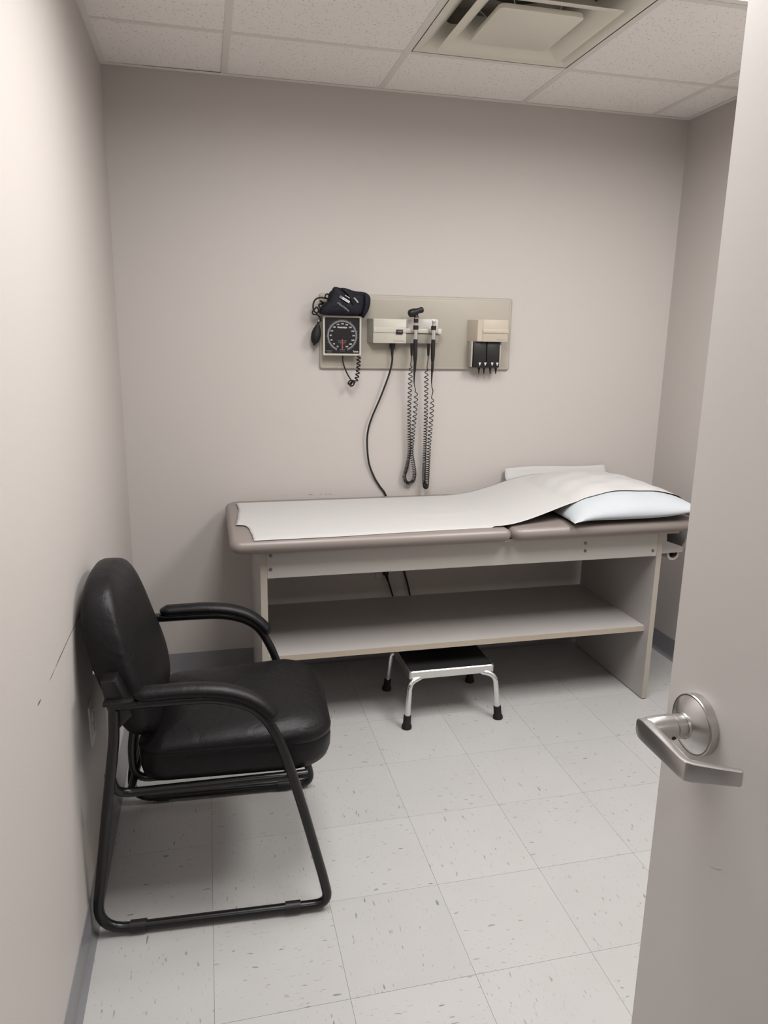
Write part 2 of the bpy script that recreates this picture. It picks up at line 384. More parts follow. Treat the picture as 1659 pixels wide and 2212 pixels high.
# air diffuser
ad = empty('air_diffuser', ((gx[1]+gx[2])/2, (gy[0]+gy[1])/2, RH)); tag(ad, 'beige square ceiling air diffuser with flared ring and flat centre plate', 'air vent')
def sqring(pr, n=None):
    """pr: (half, z) rings of squares with rounded corners"""
    return [[(x, y, z) for x, y in rrect(-h, h, -h, h, rr, 5)] for h, z, rr in pr]
h = G/2-.0162
loft('outer_cone', DIFF, ad, sqring([(h, .004, .002), (h, .0005, .002), (h-.018, -.001, .004), (h-.03, .005, .010), (h-.060, .030, .02), (h-.085, .065, .03), (h-.080, .067, .03), (h-.055, .033, .02), (h-.02, .010, .01)]), cap=False)
loft('backpan', GREYP, ad, sqring([(h-.080, .067, .03), (h-.095, .11, .04), (.13, .115, .128)]), cap=False)
lathe('duct_neck', DARK, ad, [(.13, 0), (.13, .055), (.001, .056)], (0, 0, .115), (0, 0, 1), 28)
loft('middle_ring', DIFF, ad, sqring([(.222, -.012, .006), (.222, -.0135, .006), (.2, -.0125, .01), (.168, .012, .022), (.150, .050, .03), (.146, .075, .04), (.148, .075, .04), (.153, .050, .03), (.171, .014, .02), (.2, -.009, .01)]), cap=False)
loft('center_plate', DIFF, ad, sqring([(.136, .004, .02), (.138, -.002, .02), (.138, -.010, .016), (.134, -.0125, .014)]))
for sx_, sy2 in ((-.07, -.09), (.07, -.09), (.07, .09), (-.07, .09)):
    tube('hanger_wire', GRID, ad, catmull([(sx_, sy2, 0), (sx_*1.1, sy2*1.05, .03), (sx_*1.5, sy2*1.2, .07), (sx_*1.9, sy2*1.45, .085)], 5), .0018, 6)

# ------------------------------------------------------------ door with lever handle
FX, EDY, WD = .980, -2.293, .912
door = tag(box('door_1', DOORP, None, FX, FX+.0445, EDY-WD, EDY, .008, DH-.004, .0015, 1), 'pale grey painted flush door standing open with a lever handle', 'door', kind='structure')
def onx(px, py, x): d = ray(px, py); return CAM + d*((x-CAM.x)/d.x)
strip(door, [onx(*q, FX) for q in ((1534, 1872), (1543, 1876), (1552, 1879), (1561, 1878))], (-1, 0, 0), (0, 0, 1), [.0002, .0005, .0006, .0002], mat('door_scratch', (.36, .33, .31), .6))
HZ = .965; HY = EDY-.072
hub = empty('lever_handle', (0, 0, 0)); hub.parent = door
lathe('rose', STEEL, hub, [(.001, .0), (.0425, .0), (.0425, .012), (.0415, .0135), (.0395, .0135), (.0385, .0145), (.023, .0235), (.0185, .025), (.018, .028), (.001, .028)], (FX+.0003, HY, HZ), (-1, 0, 0), 48, 25)
lathe('collar', STEEL, hub, [(.001, .022), (.0168, .022), (.0168, .0405), (.0160, .0412), (.001, .0412)], (FX, HY, HZ), (-1, 0, 0), 36, 30)
# lever shank: round at the collar, ending in the flat dog-leg bar
rings = []
for d, rx, ry in ((.0422, .0172, .0172), (.0428, .0178, .0178), (.052, .0178, .0178), (.062, .0177, .0175), (.072, .0172, .0168), (.079, .0165, .0152), (.083, .0150, .0135), (.0835, .0130, .0120)):
    rings.append([(FX-d, HY+rx*math.cos(a)*1.0+(d-.04)*.03, HZ+ry*math.sin(a)) for a in [2*math.pi*k/28 for k in range(28)]])
loft('shank', STEEL, hub, rings)
lathe('gap_ring', DARK, hub, [(.001, .0405), (.0160, .0405), (.0160, .0430), (.001, .0430)], (FX, HY, HZ), (-1, 0, 0), 30)
# bar: plan-view centreline, sections with height and thickness
bar = [((FX-.0815, HY+.0165), .0040, .0040), ((FX-.0818, HY+.0150), .0058, .0075), ((FX-.0822, HY+.0115), .0068, .0115), ((FX-.0826, HY+.0060), .0072, .0142), ((FX-.083, HY-.002), .0072, .0150), ((FX-.0855, HY-.04), .0064, .0142), ((FX-.0885, HY-.090), .0058, .0134), ((FX-.0875, HY-.0965), .0060, .0132), ((FX-.083, HY-.1005), .0058, .0130), ((FX-.060, HY-.1125), .0050, .0116), ((FX-.034, HY-.1255), .0044, .0106), ((FX-.0325, HY-.1262), .0035, .0094)]
rings = []
for i, ((x, y), th, hh) in enumerate(bar):
    a = Vector(bar[max(i-1, 0)][0]); b = Vector(bar[min(i+1, len(bar)-1)][0]); t = (b-a).normalized(); n = Vector((-t.y, t.x))
    rings.append([(x+n.x*u, y+n.y*u, HZ+v) for u, v in rrect(-th, th, -hh, hh, min(.0022, th*.6), 3)])
loft('lever', STEEL, hub, rings, angle=28)
lathe('set_screw', DARK, hub, [(.0001, 0), (.0028, 0), (.0028, .0008), (.0001, .0008)], (FX-.049, HY-.0158, HZ-.0080), (0, -.89, -.45), 14)
bm = bmesh.new(); abox(bm, FX+.010, FX+.036, EDY, EDY+.0012, HZ-.11, HZ+.11); fin('strike_edge_plate', bm, STEEL, door)
for z in (.25, 1.02, 1.8): lathe('hinge', STEEL, door, [(.001, 0), (.0075, 0), (.0075, .114), (.001, .114)], (FX-.004, EDY-WD-.004, z-.057), (0, 0, 1), 14)

# ------------------------------------------------------------ exam table
PF, PB = -.635, -.045          # panel front / back
LX0, LX1, RX0, RX1 = .496, .520, 2.090, 2.113
tbl = empty('exam_table', (1.3, -.34, 0)); tag(tbl, 'taupe padded exam table on a grey laminate base with open shelf', 'exam table')
TM = Matrix.Translation((-1.3, .34, 0))
def tb(o): o.data.transform(TM); return o
def panel(name, x0, x1):
    o = tb(box(name, LAM, tbl, x0, x1, PF+.001, PB, .004, .735)); 
    e = box('edge_band', EDGE2, o, x0, x1, PF-.0006, PF+.001, .004, .735); e.data.transform(TM)
    for y in (PF+.03, PB-.03):
        f = lathe('glide', BLACKP, o, [(.010, 0), (.011, .004)], ((x0+x1)/2, y, 0), (0, 0, 1), 12); f.data.transform(TM)
    return o
panel('side_panel', LX0, LX1); panel('side_panel', RX0, RX1)
rail = tb(box('front_rail', RAILM, tbl, LX1, RX0, PF, PF+.022, .637, .737, .001, 1))
tb(box('rear_rail', RAILM, tbl, LX1, RX0, PB-.022, PB, .637, .737))
tb(box('top_deck', EDGE, tbl, LX0-.02, 2.17, -.655, PB+.01, .735, .746))
sh = tb(box('shelf', LAM, tbl, LX1, RX0, -.603, PB-.01, .299, .322))
e = box('edge_band', EDGE, sh, LX1, RX0, -.6045, -.603, .299, .3215); e.data.transform(TM)
for x, z in ((.534, .722), (.533, .671), (1.767, .707), (1.768, .676), (2.071, .661)):
    f = lathe('bolt', BOLT, rail, [(.001, 0), (.0065, 0), (.006, .002), (.003, .0028), (.001, .0028)], (x, PF, z), (0, -1, 0), 14); f.data.transform(TM)
lathe_ = lathe('bolt', STEEL, rail, [(.001, 0), (.0065, 0), (.005, .003), (.001, .003)], (LX0, PF+.03, .675), (-1, 0, 0), 12); lathe_.data.transform(TM)
def cushion(name, x0, x1, y0, y1, z0, z1, rad, er, dome=.004, tilt=0):
    rings = []; n = 7
    def ring(ins, z):
        return [(x, y, z+tilt*(x-x0)) for x, y in rrect(x0+ins, x1-ins, y0+ins, y1-ins, [max(q-ins, .004) for q in rad], 8)]
    hh = (z1-z0)/2
    rings.append(ring(er*1.2, z0))
    for i in range(n*2+1):
        a = -math.pi/2+math.pi*i/(2*n); rings.append(ring(er*(1-math.cos(a)), z0+hh+hh*math.sin(a)))
    for k in (.03, .06, .10, .16): rings.append(ring(er+k, z1+dome*min(1, k/.1)))
    return tb(loft(name, PADV, tbl, rings, angle=60))
PADTOP = .793
cushion('foot_pad', .392, 1.428, -.700, -.016, .746, PADTOP, (.038, .026, .026, .065), .022)
cushion('head_pad', 1.430, 2.245, -.700, -.016, .746, PADTOP, (.05, .06, .06, .035), .022, tilt=.006)
# bracket that carries the paper roll
RX, RZ, RY0, RY1 = 2.192, .632, -.600, -.075
for y in (RY0-.012, RY1+.008):
    tb(prism('roll_bracket', LAM, tbl, [(RX1, y, .735), (RX1, y, .642), (RX1+.02, y, .638), (RX+.034, y, .641), (RX+.034, y, .662), (RX+.02, y, .668), (RX1+.035, y, .690), (RX1+.03, y, .735)], (0, .004, 0)))
# paper roll
pr = tag(empty('paper_roll', (RX, (RY0+RY1)/2, RZ)), 'nearly empty roll of white exam paper under the head end of the table', 'paper roll')
bm = bmesh.new(); seg = 32
def cyl_ring(r, y): return [(r*math.cos(2*math.pi*k/seg), y, r*math.sin(2*math.pi*k/seg)) for k in range(seg)]
L2 = (RY1-RY0)/2
aloft(bm, [cyl_ring(.0195, -L2), cyl_ring(.0285, -L2), cyl_ring(.0285, L2), cyl_ring(.0195, L2), cyl_ring(.0195, -L2)], cap=False)
fin('roll', bm, PAPER, pr, True)
bm = bmesh.new(); aloft(bm, [cyl_ring(.0193, -L2-.001), cyl_ring(.0193, L2+.001), cyl_ring(.0175, L2+.001), cyl_ring(.0175, -L2-.001), cyl_ring(.0193, -L2-.001)], cap=False)
fin('core', bm, mat('cardboard', (.16, .11, .08), .8), pr, True)
bm = bmesh.new(); atube(bm, [(0, -L2-.0065, .008), (0, L2+.0065, .008)], .005, 10); fin('rod', bm, DARK, pr, True)

# pillow
PX0, PX1, PY0, PY1 = 1.665, 2.215, -.725, -.040
PZ = PADTOP+.004+.013
def pil(u, v, side):
    ax, ay = abs(u), abs(v)
    hgt = (max(0, 1-ax**2.6)**.62)*(max(0, 1-ay**3.4)**.55)
    mid = .036*(1-ax**4*.85)*(1-ay**4*.40)+.036*max(0, u)**4
    # corners stick out a little, sides pull in
    px = (PX0+PX1)/2+(PX1-PX0)/2*u*(1-.05*(1-ay**3)*ax**6)
    py = (PY0+PY1)/2+(PY1-PY0)/2*v*(1-.035*(1-ax**3)*ay**6)
    wr = .0025*math.sin(9*u+5*v)*hgt+.002*math.sin(17*v-6*u)*hgt+.0035*math.sin(22*u*(1.3+v))*max(0, -v-.55)*hgt
    z = PZ+mid+(.066*hgt+wr if side > 0 else -(.046)*min(1, hgt*1.1))
    z = max(z, PADTOP+.0045+.006*(px-1.43)) if side < 0 else z
    return Vector((px, py, z))
def piltop(x, y):
    u = (x-(PX0+PX1)/2)/((PX1-PX0)/2); v = (y-(PY0+PY1)/2)/((PY1-PY0)/2)
    if abs(u) >= 1 or abs(v) >= 1: return 0
    return pil(u, v, 1).z
pillow = tag(empty('pillow', ((PX0+PX1)/2, (PY0+PY1)/2, PADTOP+.006)), 'bluish white pillow in a disposable case on the head of the exam table', 'pillow')
PM = Matrix.Translation(-pillow.location)
bm = bmesh.new(); n = 40; grid = {}
def easing(t): return math.sin(t*math.pi/2)*.75+t*.25
for side in (1, -1):
    for i in range(n+1):
        for j in range(n+1):
            u, v = easing(-1+2*i/n), easing(-1+2*j/n)
            edge = i in (0, n) or j in (0, n)
            if edge and side < 0: grid[i, j, side] = grid[i, j, 1]
            else: grid[i, j, side] = bm.verts.new(pil(u, v, side))
    for i in range(n):
        for j in range(n):
            q = [grid[i, j, side], grid[i+1, j, side], grid[i+1, j+1, side], grid[i, j+1, side]]
            bm.faces.new(q if side > 0 else q[::-1])
o = fin('pillow_case', bm, PILLOWM, pillow, True, 80); o.data.transform(PM)
# hem of the case standing up against the wall
bm = bmesh.new(); R1 = []; m_ = 24
for i in range(m_+1):
    t = i/m_; x = 1.665+.525*t; zz = .862+.008*t+.003*math.sin(7*t)
    R1.append([(x, -.058, zz-.012), (x, -.040+.004*math.sin(9*t), zz+.004), (x+.004*(1-2*t), -.026+.004*math.sin(5*t), zz+.026), (x+.006*(1-2*t), -.020+.003*math.sin(6*t), zz+.040+.003*math.sin(4*t))])
for A, B in zip(R1, R1[1:]):
    for a in range(3):
        bm.faces.new([bm.verts.new(p) for p in (A[a], A[a+1], B[a+1], B[a])])
bmesh.ops.remove_doubles(bm, verts=bm.verts, dist=1e-5)
o = fin('case_hem', bm, PAPER, pillow, True, 60); o.data.transform(PM)
md = o.modifiers.new('s', 'SOLIDIFY'); md.thickness = .0015
# exam paper
tear = [(y, x) for x, y in ((.437, -.094), (.443, -.22), (.436, -.30), (.432, -.359), (.427, -.42), (.421, -.462), (.4215, -.472), (.451, -.478), (.458, -.50), (.467, -.536), (.466, -.565), (.470, -.6), (.473, -.685))][::-1]
def itp(tab, t):
    for (a, b), (c, d) in zip(tab, tab[1:]):
        if a <= t <= c: return b+(d-b)*(t-a)/(c-a)
    return tab[0][1] if t < tab[0][0] else tab[-1][1]
frontY = [(.4, -.687), (.72, -.684), (1.0, -.668), (1.1, -.664), (1.42, -.655), (1.6, -.632), (1.75, -.612), (1.95, -.60), (2.3, -.60)]
backY = [(.4, -.090), (1.0, -.088), (1.4, -.080), (1.7, -.075), (2.3, -.075)]
def sstep(t): t = min(1, max(0, t)); return t*t*(3-2*t)
prof = [(-.01, 0)]
# arc profile x,z of the sheet beyond the pillow: off the head end and down to the roll
tail = [(2.222, .842), (2.250, .815), (2.262, .78), (2.262, .74), (2.245, .68), (2.222, .645)]
bm = bmesh.new(); nx, ny = 150, 44; V = {}
XA, XB = .42, 2.20
for j in range(ny+1):
    v = j/ny
    for i in range(nx+1):
        u = i/nx
        xc = XA+(XB-XA)*u
        yf, yb = itp(frontY, xc), itp(backY, xc); y = yf+(yb-yf)*v
        x0 = itp(tear, -.687+(-.09+.687)*v)+.0015*math.sin(j*2.7)*math.sin(j*1.3)
        x = x0+(XB-x0)*u
        padz = PADTOP+.0058+.006*max(0, x-1.43)
        edge = .0045*max(0, 1-v/.05)
        z = padz-edge
        z += .0022*sstep((x-.9)/.3)*math.exp(-((v-.45-.06*math.sin(x*9))/.05)**2)+.0012*math.sin(x*11+v*6)*sstep((x-.6)/.5)*v*(1-v)*2
        top = max(piltop(x, y) , 0)
        rise = PADTOP+.006+(.878-PADTOP)*sstep((x-1.36)/.46)**1.15
        if x > 1.36:
            z = max(z, rise*sstep((2.0-x)/.1), top+.0050)
        V[i, j] = bm.verts.new((x, y, z))
    prevz = V[nx, j].co.z
    for k, (tx, tz) in enumerate(tail):
        y = V[nx, j].co.y
        V[nx+1+k, j] = bm.verts.new((tx, y, min(tz, prevz)))
for i in range(nx+len(tail)):
    for j in range(ny): bm.faces.new((V[i, j], V[i+1, j], V[i+1, j+1], V[i, j+1]))
paper = tag(fin('exam_paper', bm, PAPER, None, True, 70), 'long torn sheet of white exam paper lying over the table pads and pillow', 'paper sheet')
md = paper.modifiers.new('s', 'SOLIDIFY'); md.thickness = .0004; md.offset = 1

# ------------------------------------------------------------ guest chair
ch = empty('guest_chair', (.015, -1.209, 0), -.0545); tag(ch, 'black vinyl sled base armchair against the wall', 'chair')
HV = .275
side = [(.095, .632), (.28, .634), (.352, .626), (.405, .606), (.44, .575), (.466, .53), (.486, .48), (.510, .40), (.541, .28), (.583, .105)]
def side_path(v):
    crv = catmull([(u, v, z) for u, z in side], 6)
    low = fillet([crv[-1], (.602, v, .0165), (.012, v, .0165), (.060, v, .35), (.090, v, .545), (.093, v, .61), crv[0]], [0, .085, .085, .05, .03, .02, 0], 7)
    return crv[:-1]+low[:-1]
for v in (-HV, HV):
    s = -1 if v < 0 else 1
    fr = tube('side_frame', BLACKM, ch, side_path(v), .0128, 12, True)
    for u in (.115, .505):
        bm = bmesh.new(); atube(bm, [(u-.020, v, .0172), (u+.020, v, .0172)], .0158, 12); 
        for q in bm.verts: q.co.z = max(q.co.z, 0.0006)
        fin('foot_glide', bm, BLACKP, fr, True, 50)
    # padded arm
    pth = catmull([(.140, v, .655), (.20, v, .657), (.28, v, .658), (.352, v, .649), (.405, v, .629), (.442, v, .600), (.470, v, .566)], 7)
    k = len(pth); rad = [.017*min(1, (.35+(i/3.)*.65) if i < 3 else 1, .45+.55*(k-1-i)/3.) for i in range(k)]
    tube('arm_pad', LEATHER, ch, pth, rad, 16, False, sx=1.0, sy_=1.55)
    # flat bracket that ties the arm to the back
    box('arm_bracket', BLACKM, ch, .072, .150, v-.014, v+.014, .634, .644, .002)
    prism('bracket_plate', BLACKM, ch, [(.066, v-s*.005, .690), (.10, v-s*.005, .690), (.135, v-s*.005, .60), (.100, v-s*.005, .565), (.085, v-s*.005, .575)], (0, -s*.06, 0), .003)
    # seat rail, leaves the rear leg and runs forward under the seat
    tube('seat_rail', BLACKM, ch, fillet([(.072, v-s*.002, .45), (.078, v-s*.05, .366), (.15, v-s*.055, .364), (.545, v-s*.055, .372)], [0, .06, .05, 0], 7), .0115, 12)
    tube('back_post', BLACKM, ch, fillet([(.135, v-s*.10, .60), (.108, v-s*.10, .46), (.112, v-s*.10, .372), (.25, v-s*.10, .372)], [0, .05, .04, 0], 6), .010, 10)
    lathe('end_cap', BLACKP, ch, [(.012, 0), (.012, .006), (.001, .006)], (.545, v-s*.055, .372), (1, 0, 0), 12)
for u in (.11, .50): tube('cross_bar', BLACKM, ch, [(u, -HV+.055, .370), (u, HV-.055, .370)], .010, 10)
# seat cushion
def seat_outline(ins, n=10):
    return rrect(.125+ins, .605-ins, -.225+ins, .225-ins, [max(.07-ins, .01), max(.10-ins, .01), max(.10-ins, .01), max(.07-ins, .01)], n)
def seat_ring(ins, z, f=1):
    out = []
    for x, y in seat_outline(ins):
        t = max(0, (x-.42)/.185); nose = .020*t*t
        saddle = -.010*math.exp(-((y)/.13)**2)*math.exp(-((x-.30)/.13)**2)
        fx = .022*(1-(y/.25)**2)*max(0, (x-.35)/.25)
        crown = .55*max(0, .42-x)**2*min(1, max(0, (z-.465)/.05))
        out.append((x+fx, y, z-nose*f-crown+saddle*(f if z > .49 else 0)))
    return out
seat = loft('seat', LEATHER, ch, [seat_ring(.045, .377, 0), seat_ring(.022, .377, 0), seat_ring(.008, .386, 0), seat_ring(.002, .41, .3), seat_ring(.001, .44, .5), seat_ring(.002, .457, .7), seat_ring(.0045, .461, .7), seat_ring(.001, .465, .7), seat_ring(0, .48, .9), seat_ring(.008, .497, 1), seat_ring(.025, .511, 1), seat_ring(.05, .520, 1), seat_ring(.09, .525, 1), seat_ring(.14, .527, 1), seat_ring(.20, .527, 1)], angle=70)
box('seat_pan', BLACKP, ch, .18, .53, -.19, .19, .374, .388, .004)
# backrest
bo = [(.893, 0), (.890, .06), (.879, .11), (.856, .150), (.817, .182), (.76, .206), (.69, .220), (.62, .224), (.56, .216), (.515, .196), (.487, .160), (.476, .10), (.473, .04)]
outl = [(w_, z) for z, w_ in bo]+[(-w_, z) for z, w_ in bo[::-1]]
outl = [p for i, p in enumerate(outl) if i == 0 or p != outl[i-1]][:-1]
outl = [(p.x, p.y) for p in catmull([(a, b, 0) for a, b in outl], 3, True)]
def buc(z): return itp([(.44, .158), (.5, .148), (.6, .122), (.7, .094), (.8, .072), (.93, .050)], z)
CZ = .70
def bring(sc, off):
    ring = []
    for a, z in outl:
        y = a*sc; zz = CZ+(z-CZ)*sc
        lum = .012*math.exp(-((zz-.60)/.09)**2)*(1-sc) if off > 0 else 0
        rr = itp([(.47, .72), (.6, .92), (.7, 1), (.82, 1), (.88, .8)], zz)
        ring.append((buc(zz)+.20*y*y*(1 if off > 0 else .3)+(off if off > 0 else off*rr)+lum, y, zz))
    return ring
brs = [(.04, -.066), (.3, -.066), (.6, -.065), (.85, -.063), (.94, -.059), (.98, -.050), (.997, -.038), (1, -.022), (1, -.006), (.994, .006), (.975, .014), (.94, .020), (.88, .027), (.78, .034), (.62, .041), (.42, .046), (.2, .049), (.04, .050)]
loft('backrest', LEATHER, ch, [bring(a, b) for a, b in brs], angle=60)
lathe('back_bolt', STEEL, ch, [(.001, 0), (.006, 0), (.005, .006), (.001, .007)], (.034, -.16, .665), (-1, -.3, 0), 10)

# ------------------------------------------------------------ step stool
so = empty('step_stool', (1.235, -.495, 0)); tag(so, 'chrome step stool with black rubber tread under the exam table shelf', 'step stool')
hx, hy, zt = .176, .138, .222
loft('skirt', BRUSH, so, [[(x, y, z) for x, y in rrect(-a, a, -b, b, .012, 5)] for a, b, z in ((hx-.003, hy-.003, zt-.033), (hx, hy, zt-.032), (hx, hy, zt-.003), (hx-.003, hy-.003, zt), (hx-.006, hy-.006, zt))])
loft('tread', RUBBER, so, [[(x, y, z) for x, y in rrect(-a, a, -b, b, .010, 5)] for a, b, z in ((hx-.006, hy-.006, zt-.002), (hx-.006, hy-.006, zt+.0018), (hx-.008, hy-.008, zt+.0025))])
for sx_ in (-1, 1):
    for sy2 in (-1, 1):
        p = fillet([(sx_*.125, sy2*.125, zt-.030), (sx_*.176, sy2*.147, zt-.040), (sx_*.189, sy2*.164, .02)], [0, .045, 0], 8)
        lg = tube('leg', CHROME, so, p, .0115, 16)
        d = Vector(p[-1])-Vector(p[-2]); d.normalize()
        lathe('rubber_foot', RUBBER, lg, [(.0115, .052), (.0150, .052), (.0155, .020), (.0195, .012), (.0200, .002), (.0185, 0), (.001, 0)], (sx_*.1905, sy2*.166, 0), (-sx_*.07, -sy2*.10, 1), 20)

# ------------------------------------------------------------ outlets and power cord
def outlet(name, label, org, nrm, right):
    r = tag(empty(name, org), label, 'outlet'); n, rr, u = Vector(nrm), Vector(right), Vector((0, 0, 1))
    P = lambda a, b, c: rr*a+u*b+n*c
    loft('cover_plate', OUTL, r, [[P(x, z, d) for x, z in rrect(-q, q, -h_, h_, .004, 3)] for q, h_, d in ((.035, .057, 0), (.035, .057, .003), (.032, .054, .0055))])
    for dz in (-.0195, .0195):
        o = loft('receptacle', OUTL, r, [[P(x, z+dz, d) for x, z in rrect(-.017, .017, -.0145, .0145, .010, 4)] for d in (.004, .0075)])
        bm = bmesh.new()
        for a in (-.006, .006): aprism(bm, [P(a-.0012, dz+.001, .0072), P(a+.0012, dz+.001, .0072), P(a+.0012, dz+.009, .0072), P(a-.0012, dz+.009, .0072)], n*.0006)
        aprism(bm, [P(.0026*math.cos(t*.785), dz-.006+.0026*math.sin(t*.785), .0072) for t in range(8)], n*.0006)
        fin('slots', bm, DARK, o)
    lathe('screw', STEEL, r, [(.001, .005), (.003, .005), (.0025, .0066), (.001, .0066)], (0, 0, 0), nrm, 10)
    return r
outlet('wall_outlet', 'ivory duplex outlet on the side wall behind the chair', (0, -1.245, .467), (1, 0, 0), (0, -1, 0))
outlet('wall_outlet', 'ivory duplex outlet on the back wall under the exam table', (1.098, 0, .452), (0, -1, 0), (1, 0, 0))

# ------------------------------------------------------------ wall instruments
PT = -.014
pn = empty('backboard', (1.236, 0, 1.507)); tag(pn, 'wide beige plastic backboard on the back wall holding the diagnostic instruments', 'wall panel')
X0, X1, Z0, Z1 = -.430, .431, -.155, .155
loft('board', PANELM, pn, [[(x, y, z) for x, z in rrect(X0+i, X1-i, Z0+i, Z1-i, .010, 5)] for i, y in ((0, 0), (0, PT+.005), (.0025, PT+.0012), (.006, PT))])
loft('raised_field', PANELM, pn, [[(x, y, z) for x, z in rrect(X0+.012+i, X1-.012-i, Z0+.014+i, Z1-.012-i, .010, 5)] for i, y in ((0, PT), (.002, PT-.0012))])
for x, z in ((-.425+.008, .140), (.085+.011, .058), (.155, .012)): lathe('screw', GREYINK, pn, [(.001, 0), (.0022, 0), (.001, .001)], (x, PT-.001, z), (0, -1, 0), 8)
PT -= .0013

# wall transformer with cradle
tr = empty('wall_transformer', (1.096, PT, 1.513)); tag(tr, 'cream wall transformer with black switch and handle rail on the beige backboard', 'medical device')
D = .056
loft('body', GREYP, tr, [[(x, y, z) for x, z in rrect(a, b, c, d, .003, 3)] for a, b, c, d, y in ((-.087, .073, -.051, .051, 0), (-.072, .071, -.050, .049, -D+.003))])
fp = loft('front_plate', CREAM, tr, [[(x, y, z) for x, z in rrect(-.072+i, .071-i, -.050+i, .049-i, .003, 3)] for i, y in ((0, -D+.003), (0, -D), (.0012, -D-.001))])
prism('ridge', CREAM, fp, [(-.0715, -D-.0009, -.009), (-.0715, -D-.0045, -.006), (-.0715, -D-.0045, .012), (-.0715, -D-.0009, .017)], (.142, 0, 0), .0008)
sw = box('switch', BLACKP, tr, .026, .055, -D-.0075, -D-.003, -.0125, .0065, .001)
for x in (.037, .046): lathe('switch_mark', INK, sw, [(.0001, 0), (.0018, 0), (.0001, .0003)], (x, -D-.0075, -.002), (0, -1, 0), 8)
text('brand_print', 'WelchAllyn', .0105, GREYINK, tr, (.039, -D-.0012, -.0405), bold=.0002)
box('upper_plate', WHITEP, tr, .071, .226, -.012, 0, -.008, .053, .003)
prism('cradle', GREYP, tr, [(.071, 0, -.050), (.071, -.030, -.050), (.071, -.042, -.010), (.071, 0, -.008)], (.152, 0, 0), .002)
rl = box('rail', CREAM, tr, .071, .227, -.050, -.030, -.0075, .0125, .004)
box('rail_end', WHITEP, tr, .212, .229, -.054, -.006, -.009, .0135, .003)
for x in (.110, .1875):
    bm = bmesh.new(); atube(bm, [(x-.013, -.048, .002), (x-.013, -.056, .002), (x-.0125, -.062, .002)], .0032, 8); atube(bm, [(x+.013, -.048, .002), (x+.013, -.056, .002), (x+.0125, -.062, .002)], .0032, 8)
    fin('hook', CREAM and bm, CREAM, tr, True)
for x in (.106, .181): lathe('cord_socket', BLACKP, tr, [(.001, 0), (.0068, 0), (.0064, .022), (.0048, .050), (.0028, .054), (.001, .054)], (x, -.024, -.049), (0, 0, -1), 14)

# power cord: transformer, behind the table, up to the outlet plug
pc = empty('power_cord', (1.115, -.03, 0)); tag(pc, 'black power cord hanging from the transformer down behind the exam table', 'cord')
CM = Matrix.Translation((-1.115, .03, 0))
pts = [(1.116, -.037, 1.415), (1.116, -.037, 1.385)]
for q, y in (((840, 810), -.034), ((822, 858), -.030), ((804, 900), -.026), ((795, 930), -.022), ((793, 960), -.018), ((797, 1000), -.013), ((808, 1030), -.009), ((820, 1050), -.007), ((833, 1069), -.0065)):
    p = ony(*q, y); pts.append(tuple(p))
pts += [(1.135, -.006, .70), (1.165, -.006, .56), (1.199, -.010, .428), (1.222, -.014, .34), (1.232, -.018, .27), (1.226, -.020, .20), (1.195, -.020, .165), (1.165, -.020, .20), (1.152, -.020, .28), (1.135, -.022, .34), (1.123, -.025, .378), (1.114, -.028, .405)]
o = tube('cable', BLACKP, pc, catmull(pts, 8), .0041, 10); o.data.transform(CM)
o = lathe('connector', BLACKP, pc, [(.001, 0), (.0125, 0), (.0125, .012), (.0115, .020), (.0060, .030), (.0058, .045), (.0036, .058)], (1.116, -.037, 1.4635), (0, 0, -1), 16); o.data.transform(CM)
o = loft('plug', BLACKP, pc, [[(1.108+x, y, .430+z) for x, z in rrect(-a, a, -b, b, .006, 4)] for a, b, y in ((.013, .012, -.0085), (.014, .014, -.020), (.011, .012, -.034), (.007, .009, -.038))]); o.data.transform(CM)
o = tube('strain_relief', BLACKP, pc, [(1.109, -.028, .424), (1.112, -.028, .410), (1.118, -.027, .390)], [.0075, .007, .0045], 10); o.data.transform(CM)

# coiled cords
def coil(path, r, wire, turns_pitch, n=12):
    """helix around path; turns_pitch(t in 0..1) gives pitch"""
    P = path; L = [0]
    for a, b in zip(P, P[1:]): L.append(L[-1]+(b-a).length)
    tot = L[-1]; s = 0; ph = 0; out = []; i = 0; nrm = Vector((1, 0, 0))
    while s < tot:
        while i < len(P)-2 and L[i+1] < s: i += 1
        f_ = (s-L[i])/max(1e-9, L[i+1]-L[i]); c = P[i].lerp(P[i+1], f_)
        t = (P[min(i+2, len(P)-1)]-P[max(i-1, 0)]).normalized()
        nrm = nrm-t*nrm.dot(t); nrm.normalize(); b = t.cross(nrm)
        rr = r(s/tot) if callable(r) else r
        out.append(c+(nrm*math.cos(ph)+b*math.sin(ph))*rr)
        ph += 2*math.pi/n; s += turns_pitch(s/tot)/n
    return out
